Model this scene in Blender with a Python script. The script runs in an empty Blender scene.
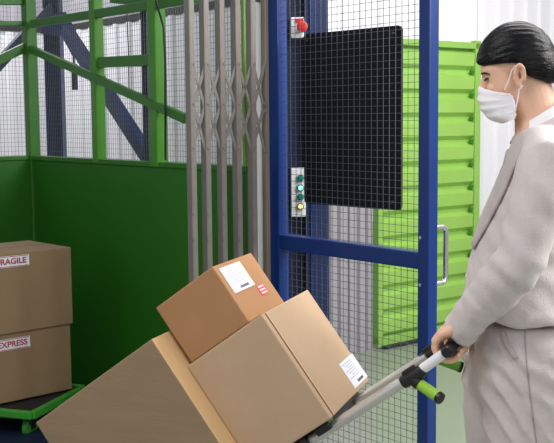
import bpy, bmesh, math, random
from math import sin, cos, pi, radians, exp, sqrt, atan2
from mathutils import Vector, Matrix, noise
random.seed(7)
V = Vector
C = bpy.context.scene.collection
sc = bpy.context.scene
sc.view_settings.view_transform = 'Standard'
sc.view_settings.look = 'None'
sc.view_settings.exposure = 0.0

# ------------------------------------------------------------------ camera
FPX, PITCH, ROLL, H = 1017.0, 0.1005, 0.009, 1.43
CAM = V((0, 0, H))
fw = V((0, cos(PITCH), -sin(PITCH)))
u0 = V((0, sin(PITCH), cos(PITCH)))
r0 = V((1, 0, 0))
cr = r0 * cos(ROLL) - u0 * sin(ROLL)
cu = u0 * cos(ROLL) + r0 * sin(ROLL)
cd = bpy.data.cameras.new('camera')
cam = bpy.data.objects.new('camera', cd)
C.objects.link(cam)
m = Matrix((cr, cu, -fw)).transposed().to_4x4()
m.translation = CAM
cam.matrix_world = m
cd.sensor_width = 36
cd.lens = FPX * 36 / 554
cd.clip_start = 0.05
sc.camera = cam

def ray(px, py):
    return fw + cr * ((px - 277) / FPX) + cu * ((221.5 - py) / FPX)

def on_plane(px, py, P, n):
    d = ray(px, py)
    t = (P - CAM).dot(n) / d.dot(n)
    return CAM + d * t

def at(px, py, Y):
    d = ray(px, py)
    return CAM + d * (Y / d.y)

# ------------------------------------------------------------------ materials
def lin(c):
    return tuple(((v / 255) / 12.92 if v / 255 <= .04045 else ((v / 255 + .055) / 1.055) ** 2.4) for v in c) + (1,)

def mat(name, rgb, rough=.6, metal=0., bump=0., bscale=80., var=0., vscale=6., spec=.5, stretch=(1, 1, 1), emit=0., sheen=0., sub=0.):
    m = bpy.data.materials.new(name)
    m.use_nodes = True
    nt = m.node_tree
    b = nt.nodes['Principled BSDF']
    base = lin(rgb)
    b.inputs['Base Color'].default_value = base
    b.inputs['Roughness'].default_value = rough
    b.inputs['Metallic'].default_value = metal
    b.inputs['Specular IOR Level'].default_value = spec
    if sheen:
        b.inputs['Sheen Weight'].default_value = sheen
    if sub:
        b.inputs['Subsurface Weight'].default_value = sub
        b.inputs['Subsurface Radius'].default_value = (.012, .005, .003)
        b.inputs['Subsurface Scale'].default_value = 1.0
    if emit:
        b.inputs['Emission Color'].default_value = base
        b.inputs['Emission Strength'].default_value = emit
    tc = nt.nodes.new('ShaderNodeTexCoord')
    mp = nt.nodes.new('ShaderNodeMapping')
    mp.inputs['Scale'].default_value = stretch
    nt.links.new(tc.outputs['Object'], mp.inputs['Vector'])
    if var:
        n = nt.nodes.new('ShaderNodeTexNoise')
        n.inputs['Scale'].default_value = vscale
        n.inputs['Detail'].default_value = 5
        nt.links.new(mp.outputs[0], n.inputs['Vector'])
        cr_ = nt.nodes.new('ShaderNodeValToRGB')
        cr_.color_ramp.elements[0].position = .3
        cr_.color_ramp.elements[1].position = .7
        cr_.color_ramp.elements[0].color = tuple(v * (1 - var) for v in base[:3]) + (1,)
        cr_.color_ramp.elements[1].color = tuple(min(1, v * (1 + var)) for v in base[:3]) + (1,)
        nt.links.new(n.outputs['Fac'], cr_.inputs['Fac'])
        nt.links.new(cr_.outputs['Color'], b.inputs['Base Color'])
    if bump:
        n2 = nt.nodes.new('ShaderNodeTexNoise')
        n2.inputs['Scale'].default_value = bscale
        n2.inputs['Detail'].default_value = 4
        nt.links.new(mp.outputs[0], n2.inputs['Vector'])
        bp = nt.nodes.new('ShaderNodeBump')
        bp.inputs['Strength'].default_value = bump
        bp.inputs['Distance'].default_value = .004
        nt.links.new(n2.outputs['Fac'], bp.inputs['Height'])
        nt.links.new(bp.outputs[0], b.inputs['Normal'])
    return m

M = {}
M['card_a'] = mat('cardboard_shaded', (150, 126, 98), .85, bump=.15, bscale=60, var=.07, vscale=4, stretch=(1, 1, 6))  # shade on the carton's sides is put into this colour
M['card_a_lit'] = mat('cardboard_lit', (222, 184, 134), .85, bump=.15, bscale=60, var=.06, vscale=9)  # paler copy of the cardboard, with light painted in
M['card_b'] = mat('cardboard_ochre', (172, 128, 88), .85, bump=.15, bscale=60, var=.06, vscale=5)
M['card_c'] = mat('cardboard_tan', (192, 163, 133), .85, bump=.15, bscale=60, var=.05, vscale=5)
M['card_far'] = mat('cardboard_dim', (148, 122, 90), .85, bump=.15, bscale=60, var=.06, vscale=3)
M['seam'] = mat('cardboard_seam', (132, 98, 68), .9, var=.05)
M['paper'] = mat('label_paper', (238, 240, 248), .6, bump=.03, var=.02)
M['ink'] = mat('label_ink', (70, 75, 95), .6, var=.02)
M['ink_soft'] = mat('label_ink_pale', (150, 158, 185), .6, var=.02)
M['redink'] = mat('red_ink', (176, 60, 62), .6, var=.03)
M['pinkink'] = mat('sticker_red', (222, 92, 98), .6, var=.03)
M['blue'] = mat('blue_enamel', (6, 46, 114), .34, bump=.02, bscale=30, var=.05)
M['navy'] = mat('navy_enamel', (28, 44, 88), .5, bump=.03, bscale=30, var=.08)
M['navy_dark'] = mat('navy_dark_sheet', (20, 28, 62), .5, var=.1)
M['green_panel'] = mat('green_sheet', (40, 112, 22), .45, bump=.04, bscale=4, var=.07, vscale=1.6)
M['green_post'] = mat('green_enamel', (72, 142, 32), .35, bump=.02, bscale=20, var=.08, vscale=8)
M['green_rail'] = mat('green_enamel_deep', (50, 118, 28), .4, bump=.02, bscale=20, var=.08, vscale=8)
M['lime'] = mat('lime_shutter', (152, 196, 92), .4, bump=.02, bscale=10, var=.04)
M['lime_dark'] = mat('lime_shutter_edge', (140, 186, 84), .42, var=.04)
M['lime_dolly'] = mat('dolly_green', (64, 160, 52), .35, var=.08)
M['lime_grip'] = mat('grip_green_foam', (146, 196, 58), .6, bump=.15, bscale=120, var=.06, vscale=20)
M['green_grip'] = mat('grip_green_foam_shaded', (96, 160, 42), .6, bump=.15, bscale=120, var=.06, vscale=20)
M['wire'] = mat('mesh_wire', (96, 101, 112), .4, metal=.2, var=.05)
M['wire_far'] = mat('mesh_wire_far', (92, 98, 100), .5, var=.05)
M['gate'] = mat('gate_grey_paint', (128, 123, 118), .42, metal=.1, bump=.05, bscale=40, var=.07, vscale=12)
M['gate_brown'] = mat('gate_post_brownish', (148, 136, 122), .5, metal=.0, var=.07)
M['steel'] = mat('brushed_steel', (205, 205, 205), .25, metal=.9, bump=.03, bscale=60, var=.04)
M['alu'] = mat('aluminium_tube', (214, 210, 206), .34, metal=.75, bump=.03, bscale=60, var=.04)
M['white_tube'] = mat('white_sleeve', (236, 234, 236), .4, var=.02)
M['black'] = mat('black_plastic', (26, 26, 30), .42, bump=.05, bscale=60, var=.08)
M['board'] = mat('dark_board', (9, 10, 24), .5, spec=.25, bump=.04, bscale=30, var=.1)
M['rubber'] = mat('black_rubber', (30, 28, 30), .75, bump=.1, bscale=80, var=.1)
M['boxwhite'] = mat('control_box_white', (226, 224, 230), .45, var=.03)
M['red'] = mat('stop_button_red', (196, 34, 34), .4, var=.04)
M['teal'] = mat('button_teal', (30, 120, 110), .35, var=.05)
M['cyan_lit'] = mat('button_lit_white', (170, 240, 225), .3, emit=1.2)
M['amber_lit'] = mat('button_lit_amber', (255, 205, 120), .3, emit=1.4)
M['wall'] = mat('white_sheet_wall', (226, 224, 228), .5, bump=.02, bscale=10, var=.02, vscale=2)
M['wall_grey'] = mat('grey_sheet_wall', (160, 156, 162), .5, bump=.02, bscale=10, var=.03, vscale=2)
M['dark_gap'] = mat('dark_trim', (34, 38, 36), .6, var=.1)
M['mat_blue'] = mat('dark_blue_mat', (22, 34, 62), .55, bump=.1, bscale=50, var=.12, vscale=8)
M['skin'] = mat('skin', (230, 184, 156), .48, bump=.06, bscale=220, var=.04, vscale=30, sub=.12)
M['skin_shade'] = mat('skin_shaded', (150, 88, 70), .6, var=.05)
M['lip'] = mat('lip', (186, 100, 96), .45, var=.03)
M['eye_white'] = mat('eye_white', (232, 228, 224), .2, var=.01)
M['iris'] = mat('iris_brown', (52, 32, 22), .2, var=.05)
M['lash'] = mat('lash_black', (18, 14, 14), .6, var=.05)
M['hair'] = mat('black_hair', (4, 3, 6), .36, spec=.22, bump=.5, bscale=26, var=.3, vscale=12, stretch=(1.2, 9, 9))
M['mask'] = mat('surgical_mask', (246, 243, 248), .75, bump=.2, bscale=90, var=.03, vscale=20)
M['mask_blue'] = mat('surgical_mask_inner', (170, 186, 208), .75, var=.03, vscale=20)
M['loop'] = mat('ear_loop', (236, 236, 242), .7, var=.02)
M['suit'] = mat('beige_suit_cloth', (208, 198, 196), .88, bump=.35, bscale=260, var=.035, vscale=60, sheen=.25)
M['suit_dark'] = mat('beige_suit_lapel', (186, 176, 174), .88, bump=.35, bscale=260, var=.035, vscale=60, sheen=.2)
M['suit_seam'] = mat('beige_suit_seam', (172, 162, 159), .9, var=.05)
M['shirt'] = mat('white_shirt', (244, 242, 244), .8, bump=.2, bscale=200, var=.02)
M['shoe'] = mat('beige_shoe', (200, 190, 182), .4, var=.03)

# floor: pale green-grey resin, glossy
fm = mat('resin_floor', (138, 144, 132), .28, bump=.03, bscale=3, var=.05, vscale=1.3)
M['floor'] = fm

# ------------------------------------------------------------------ mesh builder
def origin_of(o):
    p = V((0, 0, 0))
    while o:
        p = p + o.location
        o = o.parent
    return p

class MB:
    def __init__(s):
        s.v = []; s.f = []
    def add(s, vs, fs):
        k = len(s.v)
        s.v += [V(a) for a in vs]
        s.f += [tuple(i + k for i in f) for f in fs]
        return s
    def box(s, c, size, ax=None, bev=0.):
        ax = ax or (V((1, 0, 0)), V((0, 1, 0)), V((0, 0, 1)))
        hx, hy, hz = [v / 2 for v in size]
        c = V(c)
        if bev <= 0:
            vs = [c + ax[0] * (a * hx) + ax[1] * (b * hy) + ax[2] * (d * hz) for a in (-1, 1) for b in (-1, 1) for d in (-1, 1)]
            fs = [(0, 1, 3, 2), (4, 6, 7, 5), (0, 4, 5, 1), (2, 3, 7, 6), (0, 2, 6, 4), (1, 5, 7, 3)]
            return s.add(vs, fs)
        bm = bmesh.new()
        bmesh.ops.create_cube(bm, size=1)
        for v in bm.verts:
            v.co = V((v.co.x * size[0], v.co.y * size[1], v.co.z * size[2]))
        bmesh.ops.bevel(bm, geom=bm.edges[:], offset=min(bev, min(size) * .45), segments=2, affect='EDGES', profile=.6)
        bm.verts.index_update()
        vs = [c + ax[0] * v.co.x + ax[1] * v.co.y + ax[2] * v.co.z for v in bm.verts]
        fs = [tuple(v.index for v in f.verts) for f in bm.faces]
        bm.free()
        return s.add(vs, fs)
    def bar(s, a, b, w, h=None, up=V((0, 0, 1)), bev=0.):
        """rectangular bar from a to b; w across, h along up"""
        a = V(a); b = V(b); h = h or w
        d = (b - a); L = d.length; d.normalize()
        side = d.cross(up)
        if side.length < 1e-4:
            side = d.cross(V((1, 0, 0)))
        side.normalize(); u = side.cross(d).normalized()
        return s.box((a + b) / 2, (L, w, h), (d, side, u), bev)
    def tube(s, pts, r, n=10, cap=True):
        pts = [V(p) for p in pts]
        rs = r if isinstance(r, (list, tuple)) else [r] * len(pts)
        k = len(s.v)
        t0 = (pts[1] - pts[0]).normalized()
        ref = V((0, 0, 1)) if abs(t0.z) < .9 else V((1, 0, 0))
        u = t0.cross(ref).normalized()
        for i, p in enumerate(pts):
            if i == 0: t = pts[1] - pts[0]
            elif i == len(pts) - 1: t = pts[-1] - pts[-2]
            else: t = (pts[i + 1] - pts[i]).normalized() + (pts[i] - pts[i - 1]).normalized()
            t.normalize()
            u = (u - t * u.dot(t)).normalized()
            w = t.cross(u)
            for j in range(n):
                a = 2 * pi * j / n
                s.v.append(p + (u * cos(a) + w * sin(a)) * rs[i])
        for i in range(len(pts) - 1):
            for j in range(n):
                a = k + i * n + j; b = k + i * n + (j + 1) % n
                s.f.append((a, b, b + n, a + n))
        if cap:
            s.f.append(tuple(k + j for j in range(n))[::-1])
            s.f.append(tuple(k + (len(pts) - 1) * n + j for j in range(n)))
        return s
    def loft(s, rings, n=28, e=1.0):
        """rings: (center, ua, vb) vectors already scaled"""
        k = len(s.v)
        for c, ua, vb in rings:
            for j in range(n):
                a = 2 * pi * j / n
                x, y = cos(a), sin(a)
                x = math.copysign(abs(x) ** e, x); y = math.copysign(abs(y) ** e, y)
                s.v.append(V(c) + ua * x + vb * y)
        for i in range(len(rings) - 1):
            for j in range(n):
                a = k + i * n + j; b = k + i * n + (j + 1) % n
                s.f.append((a, b, b + n, a + n))
        s.f.append(tuple(k + j for j in range(n))[::-1])
        s.f.append(tuple(k + (len(rings) - 1) * n + j for j in range(n)))
        return s
    def ell(s, c, ax, rad, n=24, mrows=14):
        vs = []; fs = []
        c = V(c)
        for i in range(1, mrows):
            th = pi * i / mrows
            for j in range(n):
                a = 2 * pi * j / n
                vs.append(c + ax[0] * (rad[0] * sin(th) * cos(a)) + ax[1] * (rad[1] * sin(th) * sin(a)) + ax[2] * (rad[2] * cos(th)))
        top = len(vs); vs.append(c + ax[2] * rad[2]); bot = len(vs); vs.append(c - ax[2] * rad[2])
        for i in range(mrows - 2):
            for j in range(n):
                a = i * n + j; b = i * n + (j + 1) % n
                fs.append((a, a + n, b + n, b))
        for j in range(n):
            fs.append((top, j, (j + 1) % n))
            a = (mrows - 2) * n
            fs.append((bot, a + (j + 1) % n, a + j))
        return s.add(vs, fs)
    def build(s, name, m, parent=None, origin=None, smooth=False, bevel=0., fix=True):
        o0 = origin_of(parent) if parent else (V(origin) if origin is not None else None)
        if o0 is None:
            n = len(s.v)
            o0 = V((sum(v.x for v in s.v) / n, sum(v.y for v in s.v) / n, min(v.z for v in s.v)))
        me = bpy.data.meshes.new(name)
        me.from_pydata([v - o0 for v in s.v], [], s.f)
        if fix:
            bm = bmesh.new(); bm.from_mesh(me)
            bmesh.ops.recalc_face_normals(bm, faces=bm.faces[:])
            bm.to_mesh(me); bm.free()
        o = bpy.data.objects.new(name, me)
        C.objects.link(o)
        if parent: o.parent = parent
        else: o.location = o0
        for mm in (m if isinstance(m, (list, tuple)) else [m]):
            me.materials.append(mm)
        if smooth:
            for p in me.polygons: p.use_smooth = True
            me.set_sharp_from_angle(angle=radians(50))
        if bevel:
            bv = o.modifiers.new('bevel', 'BEVEL'); bv.width = bevel; bv.segments = 2; bv.limit_method = 'ANGLE'
        return o

def tag(o, label=None, cat=None, group=None, kind=None):
    if label: o['label'] = label
    if cat: o['category'] = cat
    if group: o['group'] = group
    if kind: o['kind'] = kind
    return o

def thing(name, loc, label, cat, group=None):
    o = bpy.data.objects.new(name, None)
    o.empty_display_size = .1
    C.objects.link(o)
    o.location = V(loc)
    return tag(o, label, cat, group)

def text_mesh(name, txt, size, origin, xdir, ydir, m, parent, off=.0006, bold=.0, align='CENTER', sx=1.0):
    cu_ = bpy.data.curves.new('tmp', 'FONT')
    cu_.body = txt; cu_.size = size; cu_.align_x = align; cu_.align_y = 'CENTER'; cu_.offset = bold
    ob = bpy.data.objects.new('tmp', cu_)
    C.objects.link(ob)
    dg = bpy.context.evaluated_depsgraph_get()
    me = bpy.data.meshes.new_from_object(ob.evaluated_get(dg))
    zdir = xdir.cross(ydir).normalized()
    w0 = origin_of(parent)
    for v in me.vertices:
        v.co = V(origin) + xdir * (v.co.x * sx) + ydir * v.co.y + zdir * off - w0
    bpy.data.objects.remove(ob)
    me.name = name
    me.materials.clear(); me.materials.append(m)
    o = bpy.data.objects.new(name, me)
    C.objects.link(o); o.parent = parent
    return o

UP = V((0, 0, 1))
# building axes
AZP, AZS = -.68, .8908
d1 = V((sin(AZP), cos(AZP), 0)) * -1           # along the lift's side panel, towards the camera and right
d2 = V((sin(AZS), cos(AZS), 0))                # along the storage wall, away and right

# ------------------------------------------------------------------ room shell
def corrugated(name, P, d, L, z0, z1, m, nrm, pitch=.12, depth=.02, kind='structure', parent=None):
    """vertical-ribbed sheet from P along d for L; ribs stand out along nrm"""
    mb = MB(); vs = []; n = int(L / pitch)
    prof = [(0, 0), (.30, 0), (.38, 1), (.62, 1), (.70, 0)]
    xs = []
    for i in range(n):
        for a, b in prof:
            xs.append(((i + a) * pitch, b * depth))
    xs.append((n * pitch, 0))
    if L > n * pitch + 1e-3: xs.append((L, 0))
    fs = []
    for i, (x, y) in enumerate(xs):
        b = P + d * x + nrm * y
        vs += [b + UP * z0, b + UP * z1]
        if i: k = 2 * i; fs.append((k - 2, k, k + 1, k - 1))
    mb.add(vs, fs)
    o = mb.build(name, m, parent, fix=False)
    if kind and not parent: tag(o, kind=kind)
    return o

fl = MB().add([(-6, -2, 0), (8, -2, 0), (8, 14, 0), (-6, 14, 0)], [(0, 1, 2, 3)]).build('floor', M['floor'], fix=False)
tag(fl, kind='structure')

WS = V((.594, 6.23, 0))                         # left lower corner of the storage door
nS = -V((d2.y, -d2.x, 0))                       # candidate normal of storage wall
if nS.dot(V((0, 0, 0)) - WS) < 0: nS = -nS
s_corner = -.469
# storage wall in pieces round the door
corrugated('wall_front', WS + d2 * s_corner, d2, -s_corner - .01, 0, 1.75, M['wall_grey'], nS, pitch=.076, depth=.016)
corrugated('wall_front_upper', WS + d2 * s_corner, d2, -s_corner - .01, 1.75, 3.4, M['wall'], nS, pitch=.15, depth=.016)
corrugated('wall_right', WS + d2 * .955, d2, 4.2, 0, 3.4, M['wall'], nS, pitch=.15, depth=.02)
corrugated('wall_top', WS - d2 * .01, d2, .97, 1.92, 3.4, M['wall'], nS, pitch=.15, depth=.02)
# storage door
door = MB()
dw = .95; dh = 1.905
for c, s_ in (((.02, .97), (.04, 1.9)), ((dw - .03, .97), (.055, 1.9)), ((dw / 2, dh - .02), (dw, .04)), ((dw / 2, .03), (dw, .06))):
    door.box(WS + d2 * c[0] + UP * (c[1] + .01) + nS * .02, (s_[0], .05, s_[1]), (d2, nS, UP))
door = door.build('door_1', M['lime_dark'], bevel=.003)
tag(door, kind='structure')
MB().box(WS + d2 * dw / 2 + UP * (dh / 2) - nS * .004, (dw - .02, .006, dh - .02), (d2, nS, UP)).build('backing_sheet', M['lime'], door)
sl = MB(); npan = 12
ph = (dh - .085) / npan
for i in range(npan):
    z0 = .045 + i * ph
    # trapezoid slat: shallow groove at the bottom, raised face
    pr = [(0, .000), (.16, .000), (.34, .034), (.86, .040), (1.0, .000)]
    vs = []; fs = []
    for a, b in pr:
        for x in (.04, dw - .06):
            vs.append(WS + d2 * x + UP * (z0 + a * ph) + nS * b)
    for k in range(len(pr) - 1):
        fs.append((2 * k, 2 * k + 1, 2 * k + 3, 2 * k + 2))
    sl.add(vs, fs)
sl.build('slat_panel', M['lime'], door, fix=False)
g = MB()
for i in range(npan):
    z0 = .045 + i * ph
    g.box(WS + d2 * (dw - .062) + UP * (z0 + ph * .08) + nS * .025, (.05, .012, .022), (d2, nS, UP))
g.build('slat_end_shadow_gap', M['green_rail'], door)
g = MB().box(WS + d2 * .5 + UP * .012 + nS * .06, (.95, .03, .018), (d2, nS, UP), .003)
g.build('bottom_seal', M['dark_gap'], door)

# walls behind the lift
C0 = V((-1.488, 6.2, 0)) * .935                        # far left corner of the lift cabin
WB0 = V((-1.488, 6.2, 0)) + d2 * 1.2                             # wall parallel to the side panel
corn = WB0 - d1 * 1.874
Lb = (WS + d2 * s_corner - corn).length
corrugated('wall_back', corn, d1, Lb, 0, 2.15, M['wall'], -d2, pitch=.19, depth=.018)
tb = MB().box(corn + d1 * Lb / 2 + UP * 2.175 - d2 * .0, (Lb, .02, .05), (d1, d2, UP)).build('trim_1', M['dark_gap']); tag(tb, kind='structure')
corrugated('wall_back_upper', corn, d1, Lb, 2.2, 3.4, M['wall_grey'], -d2, pitch=.38, depth=.01).name = 'wall_back_upper'
corrugated('wall_left', corn - d2 * 3.6, d2, 3.6, 0, 2.13, M['wall'], d1, pitch=.19, depth=.018)
tb = MB().box(corn - d2 * 1.8 + UP * 2.17, (3.6, .02, .07), (d2, d1, UP)).build('trim_2', M['dark_gap']); tag(tb, kind='structure')
corrugated('wall_left_upper', corn - d2 * 3.6, d2, 3.6, 2.2, 3.4, M['wall_grey'], d1, pitch=.38, depth=.01)

# ------------------------------------------------------------------ lift cabin
LZ = 1.212
cab = thing('lift_cabin', C0 + V((0, 0, 0)), 'green sheet-sided goods lift cabin with posts, rails and mesh above', 'lift')
side_L = 2.04
MB().box(C0 + d1 * side_L / 2 + UP * (LZ / 2), (side_L, .03, LZ), (d1, d2, UP), .003).build('side_panel', M['green_panel'], cab)
MB().box(C0 - d2 * 1.1 + UP * (LZ / 2), (2.2, .03, LZ), (d2, d1, UP), .003).build('back_panel', M['green_panel'], cab)
MB().box(C0 + d1 * side_L / 2 + UP * (LZ + .012), (side_L, .05, .024), (d1, d2, UP), .003).build('ledge_rail', M['green_rail'], cab)
MB().box(C0 - d2 * 1.1 + UP * (LZ + .012), (2.2, .05, .024), (d2, d1, UP), .003).build('ledge_rail', M['green_rail'], cab)
MB().box(C0 + d1 * 1.05 - d2 * 1.1 + UP * 2.9, (side_L, 2.2, .03), (d1, d2, UP)).build('shade_roof', M['green_panel'], cab)  # unseen sheet added overhead to dim the cabin
MB().box(C0 + d1 * 1.0 - d2 * 1.1 + UP * .02, (side_L - .1, 2.1, .02), (d1, d2, UP)).build('floor_mat', M['mat_blue'], cab)
def side_pt(px, py): return on_plane(px, py, C0, d2)
def back_pt(px, py): return on_plane(px, py, C0, d1)
def base_s(px):                                    # place on the side panel line under a pixel column
    p = side_pt(px, 100); p.z = 0; return p
def post(px, w, m, name='post', z0=LZ, z1=2.9, off=0., parent=None):
    p = base_s(px) + d2 * off
    return MB().box(p + UP * ((z0 + z1) / 2), (w, w, z1 - z0), (d1, d2, UP), .006).build(name, m, parent or cab)
post(31.5, .062, M['green_rail'], 'corner_post', z0=0)
post(98, .055, M['green_post'])
post(158, .062, M['green_post'], z0=LZ)
post(244.5, .018, M['lime'], z0=0)
def srail(p, q, w, m, name='rail', plane=side_pt, off=0.):
    a, b = plane(*p), plane(*q)
    dd = (d2 if plane is side_pt else d1) * off
    return MB().bar(a + dd, b + dd, w * .7, w, bev=.004).build(name, m, cab)
srail((34, 24), (200, -2), .042, M['green_rail'], 'top_rail', off=-.01)
srail((34, 49), (190, 119), .042, M['green_rail'], 'diagonal_brace', off=-.02)
srail((101, 62.5), (152, 60), .052, M['green_rail'], 'cross_rail')
srail((113, -2), (152, 1), .05, M['green_rail'], 'upper_bracket')
srail((-20, 23.5), (28, 23.5), .028, M['green_rail'], 'top_rail', back_pt)
srail((-20, 1), (28, 1), .045, M['green_rail'], 'upper_rail', back_pt)
srail((-22, 70), (28, 46), .05, M['green_rail'], 'diagonal_brace', back_pt)
# mesh screens
def mesh_screen(P, d, L, z0, z1, sx, sz, r, m, nrm, name, parent):
    mb = MB()
    n = int(L / sx)
    for i in range(n + 1):
        mb.box(P + d * (i * sx) + UP * ((z0 + z1) / 2), (r, r, z1 - z0), (d, nrm, UP))
    k = int((z1 - z0) / sz)
    for i in range(k + 1):
        mb.box(P + d * (L / 2) + UP * (z0 + i * sz) + nrm * r * .9, (L, r, r), (d, nrm, UP))
    return mb.build(name, m, parent, fix=False)
mesh_screen(C0 + d2 * .035, d1, side_L, LZ, 2.85, .021, .025, .0014, M['wire_far'], d2, 'mesh_screen', cab)
mesh_screen(C0 - d2 * 2.1 - d1 * .035, d2, 2.1, LZ, 2.85, .021, .025, .0014, M['wire_far'], d1, 'mesh_screen', cab)
# cable down the large post, cables in the shaft
p3 = [on_plane(x, y, C0 - d2 * .045, d2) for x, y in ((154, -8), (158, 8), (163.5, 27), (165.2, 60), (165.4, 110), (165.5, 160))]
tag(MB().tube(p3, .0055, 6).build('cable', M['black'], smooth=True), 'black cable running down the right edge of the widest green post', 'cable')
p3 = [at(x, y, 6.7) for x, y in ((66, 34), (66, 42), (70, 49), (73.5, 56), (74, 66))]
strap = MB().tube(p3, .008, 6).build('hanging_strap', M['black'], smooth=True)
tag(strap, 'short black hanging strap with thick end beside the blue column', 'strap')
MB().tube([at(74, 64, 6.7), at(74.8, 90, 6.7)], .02, 8).build('strap_end', M['black'], strap, smooth=True)
p3 = [at(x, y, 6.2) for x, y in ((126.5, -4), (127, 20), (128.5, 50), (129, 90))]
tag(MB().tube(p3, .004, 6).build('cable', M['black'], smooth=True), 'thin dark cable hanging straight between two green posts', 'cable')

# blue shaft column with braces behind the cabin
cp = at(58.5, 200, 7.0); cp.z = 0
col = thing('steel_column', cp, 'navy blue steel column with slanting braces behind the lift cage', 'column')
mb = MB()
for o_ in (-.05, .05): mb.box(cp + d1 * o_ * 0 + V((o_, 0, 0)) + UP * 1.6, (.012, .12, 3.2))
mb.box(cp + UP * 1.6, (.10, .012, 3.2)); mb.build('upright', M['navy'], col)
def cpl(px, py, n=d2): return on_plane(px, py, cp - V((0, .08, 0)), n)
MB().bar(cpl(66, 30), cpl(150, 160), .06, .085, bev=.004).build('brace', M['navy'], col)
MB().bar(on_plane(52, 6, cp, d1), on_plane(-12, 76, cp, d1), .05, .07, bev=.004).build('brace', M['navy_dark'], col)
MB().add([at(40, 33, 6.9), at(50, 14, 6.9), at(66, 12, 6.9), at(77, 33, 6.9), at(68, 36, 6.9), at(50, 36, 6.9)],
         [(0, 1, 2, 3, 4, 5)]).build('gusset_plate', M['navy'], col)
bx_ = base_s(136) + d2 * .07
ob = MB().box(bx_ + UP * 1.5, (.055, .04, 3.0), (d1, d2, UP), .003).build('guide_post', M['navy_dark'])
tag(ob, 'black upright post close to the left of the widest green post', 'post')

# ------------------------------------------------------------------ folding gate
gp = C0 + d1 * side_L - d2 * .02
G0 = on_plane(193, 250, gp, V((d2.y, -d2.x, 0)).normalized()); G0.z = 0
gn = V((d2.y, -d2.x, 0)).normalized()
if gn.dot(-G0) < 0: gn = -gn
def gpt(px, py, off=0.): 
    return on_plane(px, py, gp + gn * (off), gn)
gate = thing('folding_gate', G0, 'grey metal folding scissor gate pushed together beside the blue door', 'gate')
gx = [190.5, 205, 220.5, 236, 251]
for i, x in enumerate(gx):
    b = gpt(x, 200, .02); b.z = 0
    mb = MB()
    # U-channel: web plus two flanges
    mb.box(b + UP * 1.36, (.008, .034, 2.72), (d2, gn, UP), .001)
    mb.box(b + UP * 1.36 + d2 * .009 + gn * .016, (.021, .004, 2.72), (d2, gn, UP))
    mb.box(b + UP * 1.36 + d2 * .009 - gn * .016, (.021, .004, 2.72), (d2, gn, UP))
    mb.build('upright_bar', M['gate'], gate)
b = gpt(267, 200, .01); b.z = 0
MB().box(b + UP * 1.36, (.026, .03, 2.72), (d2, gn, UP), .003).build('end_post', M['gate_brown'], gate)
# scissor links: steep crossing strips between neighbouring bars, in two tiers
for i in range(5):
    xa = gx[i] + 1; xb = (gx + [264])[i + 1] + 1
    for (ya, yb) in ((60, 112), (98, 152), (152, 102), (114, 62)):
        a = gpt(xa, ya, .03); c_ = gpt(xb, yb, .03)
        MB().bar(a, c_, .003, .013, up=(c_ - a).cross(gn)).build('scissor_link', M['gate'], gate)
for x in gx:
    for y in (64, 104, 148, 214, 240):
        p = gpt(x + 3.5, y, .038)
        MB().tube([p, p + gn * .004], .005, 10).build('rivet', M['gate'], gate, smooth=True)

# ------------------------------------------------------------------ blue mesh door
AZD = -.69
dd = V((sin(AZD), cos(AZD), 0)) * -1
dn = V((dd.y, -dd.x, 0))
if dn.dot(V((0, 0, 0)) - V((.3, 4.1, 0))) < 0: dn = -dn     # faces the camera
D0 = at(277.5, 236, 4.25); D0.z = 0
def dpt(px, py, off=0.): return on_plane(px, py, D0 + dn * off, dn)
DL = (lambda p: (V((p.x, p.y, 0)) - D0).length)(dpt(428.5, 250))
bd = thing('mesh_door', D0, 'blue steel-framed wire mesh door standing open beside the woman', 'door')
DH = 2.2
MB().box(D0 + UP * DH / 2 + dd * .005, (.075, .055, DH), (dd, dn, UP), .006).build('stile', M['blue'], bd)
MB().box(D0 + dd * (DL - .004) + UP * DH / 2, (.052, .05, DH), (dd, dn, UP), .006).build('stile', M['blue'], bd)
zr = dpt(350, 245).z - .0
zr = D0.z + (dpt(350, 250.5).z)
MB().box(D0 + dd * DL / 2 + UP * zr, (DL - .05, .05, .062), (dd, dn, UP), .006).build('mid_rail', M['blue'], bd)
MB().box(D0 + dd * DL / 2 + UP * (DH - .03), (DL - .05, .05, .06), (dd, dn, UP), .006).build('top_rail', M['blue'], bd)
MB().box(D0 + dd * DL / 2 + UP * .05, (DL - .05, .05, .06), (dd, dn, UP), .006).build('bottom_rail', M['blue'], bd)
mesh_screen(D0 + dd * .03, dd, DL - .06, .06, DH - .06, .031, .0272, .0016, M['wire'], dn, 'mesh_screen', bd)
# dark board behind the mesh
AZB = -.75
db = V((sin(AZB), cos(AZB), 0)) * -1
bn = V((db.y, -db.x, 0))
if bn.dot(dn) < 0: bn = -bn
BL = dpt(304, 120, -.012)
def bpt(px, py, off=0.): return on_plane(px, py, BL + bn * off, bn)
corners = [bpt(304, 204.5), bpt(400.2, 209.5), bpt(400.5, 24.8), bpt(304, 34.5)]
c0 = sum(corners, V((0, 0, 0))) / 4
bw = (V((corners[1].x, corners[1].y, 0)) - V((corners[0].x, corners[0].y, 0))).length
zt = (corners[2].z + corners[3].z) / 2; zb = (corners[0].z + corners[1].z) / 2
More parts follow.
